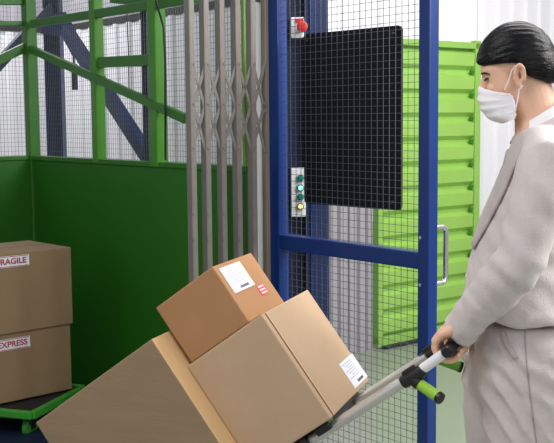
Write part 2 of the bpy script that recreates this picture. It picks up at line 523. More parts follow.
# rounded board outline
mb = MB(); out = []; rr = .018
for cx_, cz_, a0 in ((bw / 2 - rr, (zt - zb) / 2 - rr, 0), (-bw / 2 + rr, (zt - zb) / 2 - rr, 90), (-bw / 2 + rr, -(zt - zb) / 2 + rr, 180), (bw / 2 - rr, -(zt - zb) / 2 + rr, 270)):
    for k in range(6):
        a = radians(a0 + 18 * k); out.append((cx_ + rr * cos(a), cz_ + rr * sin(a)))
cc = V((c0.x, c0.y, (zt + zb) / 2)); nn = len(out)
vs = [cc + db * x + UP * z for x, z in out] + [cc + db * x + UP * z - bn * .012 for x, z in out]
mb.add(vs, [tuple(range(nn)), tuple(range(2 * nn - 1, nn - 1, -1))] + [(i, i + nn, (i + 1) % nn + nn, (i + 1) % nn) for i in range(nn)])
brd = mb.build('board', M['board'], bd)
brd['label'] = 'dark navy flat board fixed behind the mesh'
for sx_, sz_ in ((1, 1), (-1, 1), (1, -1), (-1, -1)):
    p = cc + db * sx_ * (bw / 2 - .03) + UP * sz_ * ((zt - zb) / 2 - .03)
    MB().tube([p, p + bn * .02], .007, 10).build('bolt', M['black'], brd, smooth=True)
# pull handle on the far face
hz0, hz1 = dpt(436, 286).z, dpt(436, 229).z
hb = D0 + dd * (DL + .005) - dn * .025
pts = [hb + UP * hz0]
pts = []
for k in range(7):
    a = radians(90 * k / 6); pts.append(hb - dn * (.040 + .022 * sin(a)) + UP * (hz0 + .022 - .022 * cos(a)))
for k in range(7):
    a = radians(90 * k / 6); pts.append(hb - dn * (.040 + .022 * cos(a)) + UP * (hz1 - .022 + .022 * sin(a)))
pts = [hb + UP * hz0] + pts + [hb + UP * hz1]
MB().tube(pts, .0095, 12).build('pull_handle', M['steel'], bd, smooth=True)
for z in (zr + .085, zr - .085):
    p = D0 + dd * (DL - .015) + dn * .025 + UP * z
    MB().tube([p, p + dn * .004], .006, 10).build('screw', M['steel'], bd, smooth=True)
# hinge-side jamb and shaft post behind
jb = D0 - dd * .0 + V((.004, .07, 0)); 
ob = MB().box(jb + UP * 1.5, (.06, .05, 3.0), (dd, dn, UP), .004).build('door_jamb', M['blue'])
tag(ob, 'blue steel jamb on which the mesh door hangs', 'post')
sp = at(317, 200, 5.0); sp.z = 0
sh = thing('shaft_post', sp, 'dull blue steel post with dark backing sheet seen through the mesh door', 'post')
mb = MB()
mb.box(sp + UP * 1.6, (.115, .05, 3.2), None, .004); mb.build('upright', M['navy'], sh)
MB().box(sp + V((-.025, -.03, 1.6)), (.012, .012, 3.2), None, .002).build('edge_trim', M['blue'], sh)
MB().box(sp + V((-.125, .03, 1.6)), (.15, .02, 3.2), None).build('backing_sheet', M['navy_dark'], sh)

# control boxes mounted on the backing sheet
def ctl(px0, py0, px1, py1, Y):
    a = at(px0, py1, Y); b = at(px1, py0, Y)
    return a, b
a, b = ctl(291, 168, 305.5, 217, 4.96)
cen = (a + b) / 2
ct = thing('control_panel', V((cen.x, cen.y, a.z)), 'white control box with four round lights in a column', 'control panel')
MB().box(cen + V((0, .03, 0)), (b.x - a.x, .06, b.z - a.z), None, .006).build('housing', M['boxwhite'], ct)
for y, mm in ((178, 'teal'), (187.8, 'cyan_lit'), (197, 'teal'), (206.5, 'amber_lit')):
    p = at(300.5, y, 4.958)
    bt = MB().tube([p, p - V((0, .012, 0))], [.0175, .0165], 16).build('button_collar', M['teal'], ct, smooth=True)
    MB().tube([p - V((0, .012, 0)), p - V((0, .02, 0))], [.012, .009], 14).build('button_cap', M[mm], bt, smooth=True)
a, b = ctl(291, 17, 304, 38, 4.96)
cen = (a + b) / 2
es = thing('emergency_stop', V((cen.x, cen.y, a.z)), 'small white box with red emergency stop button', 'switch')
MB().box(cen + V((0, .03, 0)), (b.x - a.x, .06, b.z - a.z), None, .006).build('housing', M['boxwhite'], es)
p = at(302.2, 27, 4.958)
MB().tube([p, p - V((0, .02, 0)), p - V((0, .022, 0)), p - V((0, .034, 0)), p - V((0, .038, 0))], [.012, .012, .026, .026, .018], 20).build('stop_button', M['red'], es, smooth=True)
p = at(299.5, 20.5, 4.955)
MB().box(p, (.04, .004, .018)).build('red_mark', M['red'], es)

# ------------------------------------------------------------------ far boxes on dolly
dz = .15
def zpt(px, py, z):
    d = ray(px, py); return CAM + d * ((z - H) / d.z)
K0 = zpt(32, 411.5, dz)
az = radians(18)
k1 = V((sin(az), cos(az), 0)); k2 = V((-cos(az), sin(az), 0))
dl = thing('platform_dolly', V((K0.x, K0.y, 0)), 'low green-rimmed dolly with black top under two far cartons', 'dolly')
DW, DD = .62, .47
cen = K0 + k1 * DD / 2 + k2 * DW / 2
MB().box(V((cen.x, cen.y, dz - .02)), (DD - .04, DW - .04, .03), (k1, k2, UP)).build('deck', M['rubber'], dl)
mb = MB()
for a_, b_ in (((0, 0), (DD, 0)), ((DD, 0), (DD, DW)), ((DD, DW), (0, DW)), ((0, DW), (0, 0))):
    pa = K0 + k1 * a_[0] + k2 * a_[1]; pb = K0 + k1 * b_[0] + k2 * b_[1]
    pa.z = pb.z = dz - .018
    mb.bar(pa, pb, .028, .036, bev=.006)
mb.build('rim', M['lime_dolly'], dl)
for a_, b_ in ((.09, .07), (.38, .07), (.09, .55), (.38, .55)):
    p = K0 + k1 * a_ + k2 * b_; p.z = 0
    w = MB().tube([p + UP * .045 - k2 * .014, p + UP * .045 + k2 * .014], .045, 20).build('caster', M['lime_dolly'], dl, smooth=True)
    mb = MB().box(p + UP * .09, (.05, .05, .05), (k1, k2, UP), .005); mb.box(p + UP * .075 - k2 * .02, (.03, .004, .07), (k1, k2, UP)); mb.box(p + UP * .075 + k2 * .02, (.03, .004, .07), (k1, k2, UP))
    mb.build('fork', M['black'], w)

FA = .83
f1 = V((sin(FA), cos(FA), 0)); f2 = V((-cos(FA), sin(FA), 0))   # f1 along front face to the right/away; f2 depth away-left
def far_box(px_r, z0, z1, L, Dp, label, word, wpx, wpy, name='cardboard_box'):
    R0 = at(px_r, 300, 4.76); R0.z = 0
    cen = R0 - f1 * L / 2 + f2 * Dp / 2 + UP * ((z0 + z1) / 2)
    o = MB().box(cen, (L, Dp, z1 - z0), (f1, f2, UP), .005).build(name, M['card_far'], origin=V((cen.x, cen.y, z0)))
    tag(o, label, 'box', 'cartons on the far dolly')
    # open flap seam on top
    MB().box(cen + UP * ((z1 - z0) / 2 + .0006), (L, .004, .001), (f1, f2, UP)).build('flap_seam', M['seam'], o)
    n = -f2
    P = on_plane(wpx, wpy, R0, f2)
    st = MB().box(P + n * .0015, (.178, .001, .052), (f1, f2, UP)).build('sticker', M['paper'], o)
    st['label'] = 'white sticker reading ' + word
    text_mesh('sticker_text', word, .037, P + n * .0025, f1, UP, M['redink'], st, bold=.0011, sx=1.08)
    MB().box(P + n * .0024 + UP * .0225, (.170, .0006, .003), (f1, f2, UP)).box(P + n * .0024 - UP * .0225, (.170, .0006, .003), (f1, f2, UP)).build('sticker_border', M['redink'], st)
    return o
zl0 = dz + .004
zl1 = at(69.5, 323.5, 4.76).z
zu1 = at(72.5, 247, 4.76).z
far_box(69.5, zl0, zl1 - .001, .62, .40, 'dim brown carton with EXPRESS sticker, lower one on the dolly', 'EXPRESS', 12.3, 344)
far_box(72.5, zl1, zu1, .64, .40, 'dim brown carton with FRAGILE sticker, on top of the dolly stack', 'FRAGILE', 11.2, 261.5)

# ------------------------------------------------------------------ hand truck frame
taz, tth, K = .334, .6217, 1.21
tW = V((sin(taz), cos(taz), 0)); tF = V((-cos(taz), sin(taz), 0))
tS = -tF * cos(tth) + UP * sin(tth)
tN = tF * sin(tth) + UP * cos(tth)
TO = CAM + (V((.1, 1.9, .8777)) - V((0, 0, 1.45))) * K
def T(n, s, w): return TO + tN * n + tS * s + tW * w
AX = (tN, tS, tW)
n_, s_, w_ = .2402 * K, .197 * K, .3028 * K

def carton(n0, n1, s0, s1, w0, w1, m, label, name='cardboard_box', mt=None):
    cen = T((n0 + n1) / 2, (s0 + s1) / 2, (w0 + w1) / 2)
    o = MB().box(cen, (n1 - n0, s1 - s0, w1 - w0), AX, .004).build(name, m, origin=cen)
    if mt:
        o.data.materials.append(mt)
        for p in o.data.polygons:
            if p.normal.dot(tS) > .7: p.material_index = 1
    tag(o, label, 'box', 'cartons on the hand truck')
    return o
# C big tan box
bc = carton(0, n_, -s_, 0, 0, w_, M['card_c'], 'large pale tan carton with small white label near its corner, nearest the handle')
MB().box(T(n_ / 2, .0008, .022), (n_ - .004, .0016, .003), AX).build('flap_edge', M['seam'], bc)
MB().box(T(n_ / 2, .0012, .0265), (n_ - .004, .0024, .004), AX).build('flap_fold', M['card_a_lit'], bc)
MB().box(T(n_ + .0004, -.02, .012), (.001, .03, .018), AX, 0).build('hand_flap', M['seam'], bc)
def sface(px, py, s): return on_plane(px, py, T(0, s, 0), tS)
def slabel(parent, quad, s, m, name):
    """paper quad lying on a stack-top face, from its image outline"""
    ps = [sface(x, y, s) for x, y in quad]
    return ps
def rectpaper(parent, cx_, cy_, hn, hw, s, name, m=None):
    p = sface(cx_, cy_, s)
    return p, MB().box(p + tS * .0008, (hn, .0012, hw), AX).build(name, m or M['paper'], parent)
def quadpaper(parent, quad, s, name):
    ps = [sface(x, y, s) for x, y in quad]
    c = sum(ps, V((0, 0, 0))) / 4
    a = ((ps[1] - ps[0]) + (ps[2] - ps[3])) / 2; b = ((ps[3] - ps[0]) + (ps[2] - ps[1])) / 2
    hw = a.length; hn = b.length
    ax = (tN * (1 if b.dot(tN) > 0 else -1), tS, tW * (1 if a.dot(tW) > 0 else -1)); hw = abs(a.dot(tW)); hn = abs(b.dot(tN))
    o = MB().box(c + tS * .0008, (hn, .0012, hw), ax).build(name, M['paper'], parent)
    mb = MB()
    for k in range(7): mb.box(c + tS * .0018 + ax[0] * hn * (-.38 + .09 * k) + ax[2] * hw * (-.08 + .05 * (k % 3)), (hn * .018, .0005, hw * (.68 - .12 * (k % 3))), ax)
    mb.build('label_print', M['ink_soft'], o)
    mb = MB()
    for k in range(12): mb.box(c + tS * .0018 + ax[0] * hn * .37 + ax[2] * hw * (-.12 + .035 * k), (hn * .1, .0005, hw * (.014 if k % 3 else .022)), ax)
    mb.build('barcode', M['ink'], o)
    return o
quadpaper(bc, [(338.4, 364.4), (351.4, 354.2), (367.6, 376.6), (355, 388)], 0, 'shipping_label')
# B upper small box, resting on C
nb, sb, wB, tt = .1334 * K, .1548 * K, .2187 * K, .0344 * K
bb = carton(n_ + .001, n_ + nb, -tt - sb, -tt, .012, .012 + wB, M['card_b'], 'small ochre carton with big white label, lying on top of the tan carton')
quadpaper(bb, [(219.5, 268.5), (239.7, 261.3), (254, 285), (234.3, 293.8)], -tt, 'shipping_label')
p = sface(262, 289.5, -tt)
st = MB().box(p + tS * .0008, (.030, .0012, .044), AX).build('sticker', M['pinkink'], bb)
st['label'] = 'small red and white sticker'
mb = MB()
for k in (-.009, 0, .009): mb.box(p + tS * .0018 + tN * k, (.0028, .0005, .036), AX)
mb.build('sticker_stripe', M['paper'], st)
# A the big bottom box
aN, aW, aS = .3212 * K, -.058 * K, .3326 * K
ba = carton(0, aN, -s_ - aS, -s_ - .001, aW, aW + .50, M['card_a'], 'largest carton with shaded sides and lit top face painted in, lowest on the hand truck', mt=M['card_a_lit'])

# hand truck
ht = thing('hand_truck', T(-.05, -.98, w_ / 2) * 1.0, 'silver tubular hand truck with green grips, tipped back under the cartons', 'hand truck')
rn = -.022
sL = -1.02
for w, nm in ((.04, 'near'), (.28, 'far')):
    r = MB().tube([T(rn, sL, w), T(rn, .215, w)], .0125, 16).build('side_rail', M['alu'], ht, smooth=True)
    MB().tube([T(rn + .004, -.2, w + (.03 if w < .1 else -.03)), T(rn + .004, .20, w + (.03 if w < .1 else -.03))], .008, 12).build('inner_rail', M['alu'], r, smooth=True)
MB().box(T(rn - .002, -.30, .16), (.004, .56, .225), AX, .001).build('back_plate', M['alu'], ht)
for s in (-.04, -.32, -.60): MB().box(T(-.012, s, .16), (.02, .04, .29), AX, .004).build('cross_strap', M['black'], ht)
MB().box(T(-.022, -.15, .03), (.034, .12, .03), AX, .008).build('slide_bracket', M['black'], ht)
MB().box(T(.0, -.012, .022), (.012, .012, .012), AX, .003).build('release_button', M['lime_dolly'], ht)
for w, sg in ((.04, -1), (.28, 1)):
    # T connector, white sleeve, green grip
    c = MB().tube([T(rn, .180, w), T(rn, .186, w), T(rn, .230, w), T(rn + .003, .240, w)], [.0140, .0160, .0160, .014], 16)
    c.tube([T(rn, .205, w), T(rn - .022, .214, w + sg * .004)], .0155, 14)
    c.box(T(rn + .014, .21, w), (.016, .035, .02), AX, .004)
    c = c.build('connector', M['black'], ht, smooth=True)
    MB().tube([T(rn + .002, .235, w), T(rn + .006, .30, w)], .0118, 16).build('white_sleeve', M['white_tube'], ht, smooth=True)
    a = T(rn - .018, .212, w + sg * .003)
    b = T(rn - .066, .243, w + (-.035 if sg < 0 else .02))
    dr = (b - a)
    ts = [0, .06, .1, .5, .8, .92, 1]
    g = MB().tube([a + dr * t for t in ts], [.009, .0115, .0125, .0130, .0130, .0130, .0125], 18).build('folding_grip', M['lime_grip'] if sg < 0 else M['green_grip'], ht, smooth=True)
    MB().tube([b - dr * .02, b + dr * .02, b + dr * .11, b + dr * .13], [.0142, .0142, .0135, .008], 18).build('end_cap', M['black'], g, smooth=True)
BARS, BARN = .312, rn + .006
MB().tube([T(BARN, BARS, .022), T(BARN, BARS, .03), T(BARN, BARS, .29), T(BARN, BARS, .298)], [.011, .0145, .0145, .011], 18).build('push_bar', M['black'], ht, smooth=True)
toe = MB().box(T(.17, -s_ - aS - .006, .16), (.36, .006, .34), AX, .002).build('toe_plate', M['alu'], ht)
axs = T(-.06, -.99, .16)
MB().tube([axs - tW * .22, axs + tW * .22], .01, 12).build('axle', M['steel'], ht, smooth=True)
mb = MB()
for w in (.04, .28): MB().bar(T(rn, -1.0, w), axs + tW * (w - .16), .03, .03).build('axle_bracket', M['black'], ht)
for sg in (-1, 1):
    c_ = axs + tW * .2 * sg
    R = axs.z - .003
    rings = []
    w = MB().tube([c_ - tW * .022, c_ - tW * .018, c_ + tW * .018, c_ + tW * .022], [R * .55, R * .6, R * .6, R * .55], 28).build('wheel', M['alu'], ht, smooth=True)
    MB().tube([c_ - tW * .024, c_ - tW * .017, c_ + tW * .017, c_ + tW * .024], [R * .86, R, R, R * .86], 36).build('tyre', M['rubber'], w, smooth=True)

# ------------------------------------------------------------------ the woman
PAZ = radians(-77)
pf = V((sin(PAZ), cos(PAZ), 0)); pl = V((-pf.y, pf.x, 0))    # forward, left (towards the camera)
handc = T(BARN, BARS, .095)
P0 = on_plane(517, 300, handc - pl * .13, pl); P0.z = 0
def PP(px, py, l=0.):                                        # a point of the body seen at a pixel, l metres left of its mid-plane
    return on_plane(px, py, P0 + pl * l, pl)

def fuse(mb, voxel, smooth=6, disp=None):
    me = bpy.data.meshes.new('f'); me.from_pydata([tuple(v) for v in mb.v], [], mb.f)
    bm = bmesh.new(); bm.from_mesh(me); bmesh.ops.recalc_face_normals(bm, faces=bm.faces[:]); bm.to_mesh(me); bm.free()
    o = bpy.data.objects.new('f', me); C.objects.link(o)
    r = o.modifiers.new('r', 'REMESH'); r.mode = 'VOXEL'; r.voxel_size = voxel
    if smooth:
        sm = o.modifiers.new('s', 'SMOOTH'); sm.factor = .5; sm.iterations = smooth
    dg = bpy.context.evaluated_depsgraph_get()
    m2 = bpy.data.meshes.new_from_object(o.evaluated_get(dg))
    bpy.data.objects.remove(o)
    out = MB()
    nrm = [v.normal.copy() for v in m2.vertices]
    out.v = [v.co.copy() for v in m2.vertices]
    out.f = [tuple(p.vertices) for p in m2.polygons]
    if disp:
        out.v = [v + n * disp(v, n) for v, n in zip(out.v, nrm)]
    return out

# head frame (pitched down)
HP = radians(14)
EAR = PP(517.5, 77, 0)
hf = pf * cos(HP) - UP * sin(HP); hu = UP * cos(HP) + pf * sin(HP)
HS = .88
def Hd(f, l, u): return EAR + (hf * f + pl * l + hu * u) * HS

head = MB()
HA = (hf * HS, pl * HS, hu * HS); hs = hf * HS; ps = pl * HS
head.ell(Hd(-.008, 0, .045), HA, (.094, .074, .078), 32, 18)
head.loft([(Hd(.030, 0, .060), hs * .055, ps * .062), (Hd(.034, 0, .035), hs * .056, ps * .064), (Hd(.030, 0, .012), hs * .055, ps * .063),
           (Hd(.028, 0, -.020), hs * .058, ps * .062), (Hd(.028, 0, -.050), hs * .056, ps * .056), (Hd(.034, 0, -.078), hs * .047, ps * .044),
           (Hd(.048, 0, -.096), hs * .032, ps * .028), (Hd(.056, 0, -.102), hs * .018, ps * .016)], 32, .9)
# jaw corners, nose, brow ridge, cheekbones, lips
for sg in (-1, 1):
    head.loft([(Hd(-.005, sg * .052, .0), hs * .018, ps * .012), (Hd(.0, sg * .050, -.035), hs * .018, ps * .012), (Hd(.014, sg * .044, -.062), hs * .018, ps * .012), (Hd(.046, sg * .022, -.090), hs * .014, ps * .012)], 14)
    head.ell(Hd(.066, sg * .034, -.014), HA, (.018, .018, .016), 14, 8)
    head.ell(Hd(.074, sg * .024, .028), HA, (.012, .022, .007), 14, 8)
head.loft([(Hd(.078, 0, .030), hs * .010, ps * .012), (Hd(.083, 0, .018), hs * .010, ps * .010), (Hd(.092, 0, .0), hs * .010, ps * .009), (Hd(.100, 0, -.020), hs * .012, ps * .012), (Hd(.098, 0, -.033), hs * .012, ps * .016), (Hd(.088, 0, -.038), hs * .008, ps * .010)], 14)
head.ell(Hd(.083, 0, -.052), HA, (.008, .022, .006), 14, 8)
head.ell(Hd(.081, 0, -.062), HA, (.009, .020, .006), 14, 8)
# neck, shoulders (under the clothes)
NB = PP(541, 134, 0)
head.loft([(Hd(-.012, 0, .0), pf * .060, pl * .052), (Hd(-.020, 0, -.045), pf * .056, pl * .050), (NB + UP * .035 + pf * .008, pf * .053, pl * .053), (NB, pf * .060, pl * .066), (NB - UP * .04, pf * .075, pl * .12), (NB - UP * .10, pf * .08, pl * .13)], 24)
# ears
def ear_parts(mb, sg):
    c = (-.004, sg * .074, .0)
    pts = []
    for k in range(17):
        a = radians(-70 + 290 * k / 16)
        pts.append(Hd(c[0] + .0128 * cos(a + .25) - .002, c[1] + sg * (.008 + .004 * sin(a)), c[2] + .027 * sin(a)))
    mb.tube(pts, [.0046 if k < 14 else .0038 for k in range(17)], 8)
    mb.ell(Hd(c[0], c[1] + sg * .001, c[2]), HA, (.014, .004, .024), 14, 8)
    mb.ell(Hd(c[0] + .006, c[1] + sg * .003, c[2] - .025), HA, (.008, .005, .009), 10, 6)
    mb.ell(Hd(c[0] + .014, c[1] + sg * .001, c[2] - .003), HA, (.005, .005, .007), 10, 6)
for sg in (-1, 1): ear_parts(head, sg)
# fists round the push bar : angles measured about the bar, pixel-left = e1, up = UP
e1 = tF.copy(); 
def BP(w, a, R):
    a = radians(a); return T(BARN, BARS, w) + e1 * (R * cos(a)) + UP * (R * sin(a))
def build_fist(mb, wc, sg, wrist):
    """sg=-1: left hand (little finger nearest the camera)"""
    # palm from wrist over the bar to the knuckles
    kn = BP(wc, 22, .036)
    mid = BP(wc, 62, .037)
    heel = BP(wc, 100, .044)
    def ring(c, tdir, wd, th):
        t = tdir.normalized(); n = t.cross(tW).normalized()
        return (c, tW * wd, n * th)
    mb.loft([ring(wrist, heel - wrist, .027, .019), ring(wrist.lerp(heel, .6), heel - wrist, .031, .018), ring(heel, mid - wrist, .037, .017),
             ring(mid, kn - heel, .041, .0145), ring(kn, BP(wc, -10, .036) - mid, .041, .012), ring(BP(wc, 8, .034), BP(wc, -10, .036) - mid, .036, .007)], 20, .8)
    ln = [.90, 1.0, 1.05, .97]          # little, ring, middle, index
    for k in range(4):
        w = wc + sg * (.031 - .0205 * k)
        r = [.0082, .0090, .0093, .0090][k]
        sc_ = ln[k]
        pts = [BP(w, 24, .034), BP(w, 5, .0335), BP(w, -22, .031), BP(w, -52 , .029), BP(w, -82 , .0265), BP(w, -112 * (.9 + .1 * sc_), .0262), BP(w, -140 * sc_, .0260), BP(w, -166 * sc_, .0258), BP(w, -180 * sc_, .0262)]
        mb.tube(pts, [r * 1.05, r * 1.12, r, r * .98, r * 1.03, r * .93, r * .9, r * .82, r * .45], 12)
    # thumb: leaves the side of the palm near the wrist and closes under the bar
    wt = wc - sg * .036
    pts = [BP(wt + sg * .012, 100, .042), BP(wt, 118, .036), BP(wt - sg * .006, 145, .030), BP(wt - sg * .010, 178, .0275), BP(wt - sg * .010, 205, .0265), BP(wt - sg * .008, 228, .0265), BP(wt - sg * .008, 238, .0268)]
    mb.tube(pts, [.0125, .0125, .011, .0102, .0102, .0088, .005], 12)
wristL = PP(461, 329, .13) 
wristL = T(BARN, BARS, .095) + (wristL - T(BARN, BARS, .095)).dot(e1) * e1 + UP * (wristL - T(BARN, BARS, .095)).z
wristR = wristL + tW * .125
build_fist(head, .088, -1, wristL)
build_fist(head, .215, 1, wristR)
# arms and trunk inside the clothes so the body is one surface
shL, elL = PP(549, 163, .165), PP(519, 264, .20)
shR, elR = PP(549, 160, -.165), PP(524, 262, -.21)
hip = PP(524, 345, 0)
for sh_, el_, wr in ((shL, elL, wristL), (shR, elR, wristR)):
    head.tube([NB - UP * .08, sh_, sh_.lerp(el_, .5), el_, el_.lerp(wr, .4), wr, wr.lerp(T(BARN, BARS, .1) if wr is wristL else T(BARN, BARS, .215), .35)], [.05, .045, .04, .034, .036, .023, .018], 14)
head.loft([(NB - UP * .06, pf * .07, pl * .12), (PP(542, 200), pf * .08, pl * .13), (PP(524, 270), pf * .07, pl * .11), (hip, pf * .07, pl * .12), (PP(526, 375), pf * .05, pl * .10)], 24)
ftL, ftR = P0 - pf * .16 + pl * .09, P0 + pf * .13 - pl * .09
knL, knR = PP(540, 524, .09), PP(506, 520, -.09)
for sg, kn_, ft_ in ((1, knL, ftL), (-1, knR, ftR)):
    head.tube([PP(522, 352, .085 * sg), kn_, ft_ + UP * .09], [.05, .045, .035], 14)
    head.tube([ft_ + UP * .07 - pf * .02, ft_ + UP * .035 + pf * .12], [.03, .022], 12)
body = fuse(head, .0031, 3).build('person', M['skin'], origin=P0, smooth=True, fix=False)
body.data.set_sharp_from_angle(angle=radians(180))
tag(body, 'woman in beige suit and face mask, black hair tied back, pushing the hand truck', 'person')

# eyes, brows, lashes
for sg in (-1, 1):
    e = MB().ell(Hd(.0685, sg * .030, .020), HA, (.0115, .0125, .0115), 18, 12).build('eye', M['eye_white'], body, smooth=True)
    MB().ell(Hd(.0772, sg * .031, .015), HA, (.0036, .0056, .0056), 14, 8).build('iris', M['iris'], e, smooth=True)
    lid = MB(); vs = []; fs = []
    for i in range(7):
        th = radians(8 + 92 * i / 6)
        for j in range(13):
            ph_ = radians(-85 + 170 * j / 12)
            vs.append(Hd(.0685 + .0128 * cos(ph_) * sin(th), sg * .031 + .0138 * sin(ph_) * sin(th), .020 + .0128 * cos(th)))
    for i in range(6):
        for j in range(12):
            a = i * 13 + j; fs.append((a, a + 1, a + 14, a + 13))
    lid.add(vs, fs).build('eyelid', M['skin'], e, smooth=True, fix=False)
    pts = [Hd(.0690 + .0150 * cos(radians(t)), sg * .031 + .0155 * sin(radians(t)), .015 - .003 * (1 - abs(t) / 75)) for t in range(-70, 71, 14)]
    MB().tube(pts, .0022, 6).build('eyelash', M['lash'], body, smooth=True)
    pts = [Hd(.0875 - .0005 * (t / 8) ** 2 * .55, sg * (.012 + .0045 * t), .031 + .0012 * t - .00018 * t * t) for t in range(0, 10)]
    pts = [Hd(.086 - .00025 * t * t, sg * (.012 + .0042 * t), .032 + .0012 * t - .00016 * t * t) for t in range(0, 10)]
    if sg < 0: MB().tube(pts, [.0022] + [.0036] * 6 + [.0028, .0020, .001], 8).build('eyebrow', M['lash'], body, smooth=True)

# hair : swept-back shell over the skull, bun at the nape
def hair_shell():
    mb = MB(); vs = []; fs = []
    nu, nv = 120, 60
    c = V((-.0045, 0, .042))
    def pt(a, th):
        d = V((sin(th) * cos(a), sin(th) * sin(a), cos(th)))
        R = 1 / sqrt((d.x / .104) ** 2 + (d.y / .086) ** 2 + (d.z / .104) ** 2)
        R *= 1 + .30 * max(0, -d.x) * max(0, -d.z)
        R *= 1 - .05 * max(0, d.x) * max(0, d.z)
        return d, R, c + d * R
    keys = [(-.13, -.040), (-.08, -.044), (-.028, -.012), (-.012, .012), (-.006, .033), (.05, .044), (.083, .049), (.094, .058), (.12, .070)]
    def hl(f, y):
        for (a, b), (a2, b2) in zip(keys, keys[1:]):
            if f <= a2: v = b + (b2 - b) * (f - a) / (a2 - a); break
        else: v = keys[-1][1]
        return v
    for j in range(nu):
        a = 2 * pi * j / nu
        lo, hi = .6, 3.0
        th = .6
        while th < 3.0:
            q = pt(a, th)[2]
            if q.z < hl(q.x, q.y): break
            th += .005
        tm = th
        for i in range(nv + 1):
            t = tm * i / nv
            d, R, q = pt(a, t)
            ang = atan2(q.z - .02, abs(q.y) + 1e-4)
            k = (sin(ang * 44 + 4 * noise.noise(V((q.x * 12, q.y * 10, q.z * 10)))) * .0007 + .0016 * noise.noise(V((q.x * 10, q.y * 70, q.z * 70))))
            edge = max(0, 1 - (tm - t) / .12)
            q = c + d * (R + k * min(1, t * 3) - .006 * edge * edge)
            vs.append(Hd(q.x, q.y, q.z))
    n1 = nv + 1
    for j in range(nu):
        j2 = (j + 1) % nu
        for i in range(nv):
            fs.append((j * n1 + i, j * n1 + i + 1, j2 * n1 + i + 1, j2 * n1 + i))
    mb.add(vs, fs)
    return mb
hair = hair_shell().build('hair', M['hair'], body, smooth=True)
hair.data.set_sharp_from_angle(angle=radians(180))
so = hair.modifiers.new('solid', 'SOLIDIFY'); so.thickness = .012; so.offset = -1
bun = MB(); bc0 = (-.118, 0, -.012)
bun.ell(Hd(*bc0), HA, (.027, .034, .030), 24, 14)
for k in range(26):                                            # coiled strands
    a = k * 2 * pi / 13
def coil():
    pts = []
    for k in range(70):
        t = k / 69; a = t * 2 * pi * 4
        R = .031 * sin(.25 + 2.6 * t)
        pts.append(Hd(bc0[0] - .022 * cos(.2 + 2.7 * t) * -1 * .9, bc0[1] + R * cos(a), bc0[2] + R * sin(a)))
    return pts
bun.tube(coil(), .0065, 8)
fuse(bun, .0025, 1).build('hair_bun', M['hair'], body, smooth=True, fix=False)
tie = MB().tube([Hd(-.100 , .022 * cos(a * pi / 8), -.010 + .022 * sin(a * pi / 8)) for a in range(17)], .004, 8).build('hair_tie', M['lash'], body, smooth=True)

# mask
def mask():
    mb = MB(); nt_, ns = 36, 44; vs = []; fs = []
    keyf = [(0, .1005, .003), (.14, .109, -.014), (.30, .1135, -.034), (.5, .1120, -.056), (.7, .104, -.079), (.86, .090, -.097), (1, .064, -.110)]
    keys = [(0, .028, -.040), (.14, .025, -.046), (.30, .023, -.055), (.5, .022, -.067), (.7, .023, -.082), (.86, .026, -.095), (1, .031, -.106)]
    def ip(kk, t):
        for a, b in zip(kk, kk[1:]):
            if t <= b[0] + 1e-9:
                q = (t - a[0]) / (b[0] - a[0]); q_ = q
                return a[1] + (b[1] - a[1]) * q_, a[2] + (b[2] - a[2]) * q_
    for i in range(nt_ + 1):
        t = i / nt_
        fm_, um = ip(keyf, t); fs_, us = ip(keys, t)
        for j in range(ns + 1):
            s = -1 + 2 * j / ns; a = abs(s)
            lm = .067 - .006 * t
            l = math.copysign(lm * (1 - (1 - a) ** 1.75), s) if True else 0
            f = fs_ + (fm_ - fs_) * (1 - a ** 1.8)
            u = um + (us - um) * a ** 1.2
            pl_ = .0016 * sin(t * 2 * pi * 4.2) * (1 - .45 * a) + .0012 * noise.noise(V((f * 60, l * 60, u * 60)))
            f += pl_
            vs.append(Hd(f, l + math.copysign(.6 * pl_ * a, s), u))
    for i in range(nt_):
        for j in range(ns):
            k = i * (ns + 1) + j; fs.append((k, k + 1, k + ns + 2, k + ns + 1))
    return mb.add(vs, fs)
mk = mask().build('face_mask', M['mask'], body, smooth=True)
so = mk.modifiers.new('solid', 'SOLIDIFY'); so.thickness = .002; so.offset = 0
for sg in (-1, 1):
    MB().tube([Hd(.040, sg * .0665, -.026), Hd(.024, sg * .0725, -.004), Hd(.010, sg * .0775, .018), Hd(.0, sg * .0785, .027), Hd(-.010, sg * .078, .022)], .0016, 6).build('ear_loop', M['loop'], mk, smooth=True)
    MB().tube([Hd(.030, sg * .062, -.090), Hd(.014, sg * .070, -.060), Hd(.004, sg * .078, -.034), Hd(-.008, sg * .082, -.028)], .0016, 6).build('ear_loop', M['loop'], mk, smooth=True)

# jacket
J = MB()
def PR(fx, bx, y, b, e=1.0):
    """torso ring from front and back pixel columns at row y, half-width b"""
    f_, k_ = PP(fx, y), PP(bx, y)
    c = (f_ + k_) / 2; a = (f_ - k_).length / 2
    return (c, pf * a, pl * b)
J.loft([PR(468, 590, 313, .178), PR(464, 588, 304, .178), PR(463, 584, 295, .170), PR(465, 578, 272, .158), PR(472, 576, 250, .150), PR(481, 582, 222, .152),
        PR(490, 590, 196, .160), PR(498, 594, 172, .165), PR(507, 592, 155, .160), PR(513, 585, 143, .135), PR(518, 572, 134, .10), PR(522, 566, 127, .072)], 40, .92)
def arm(mb, sh_, el_, wr, sg):
    top = NB + pl * .10 * sg - UP * .012 - pf * .0
    cuff = el_ + (wr - el_) * 1.05
    mb.tube([top, sh_ + UP * .012, sh_.lerp(el_, .22), sh_.lerp(el_, .5), sh_.lerp(el_, .8), el_ , el_.lerp(cuff, .2), el_.lerp(cuff, .5), el_.lerp(cuff, .8), cuff],
            [.045, .064, .066, .061, .0575, .056, .055, .051, .045, .042], 28)
SL, SR = MB(), MB()
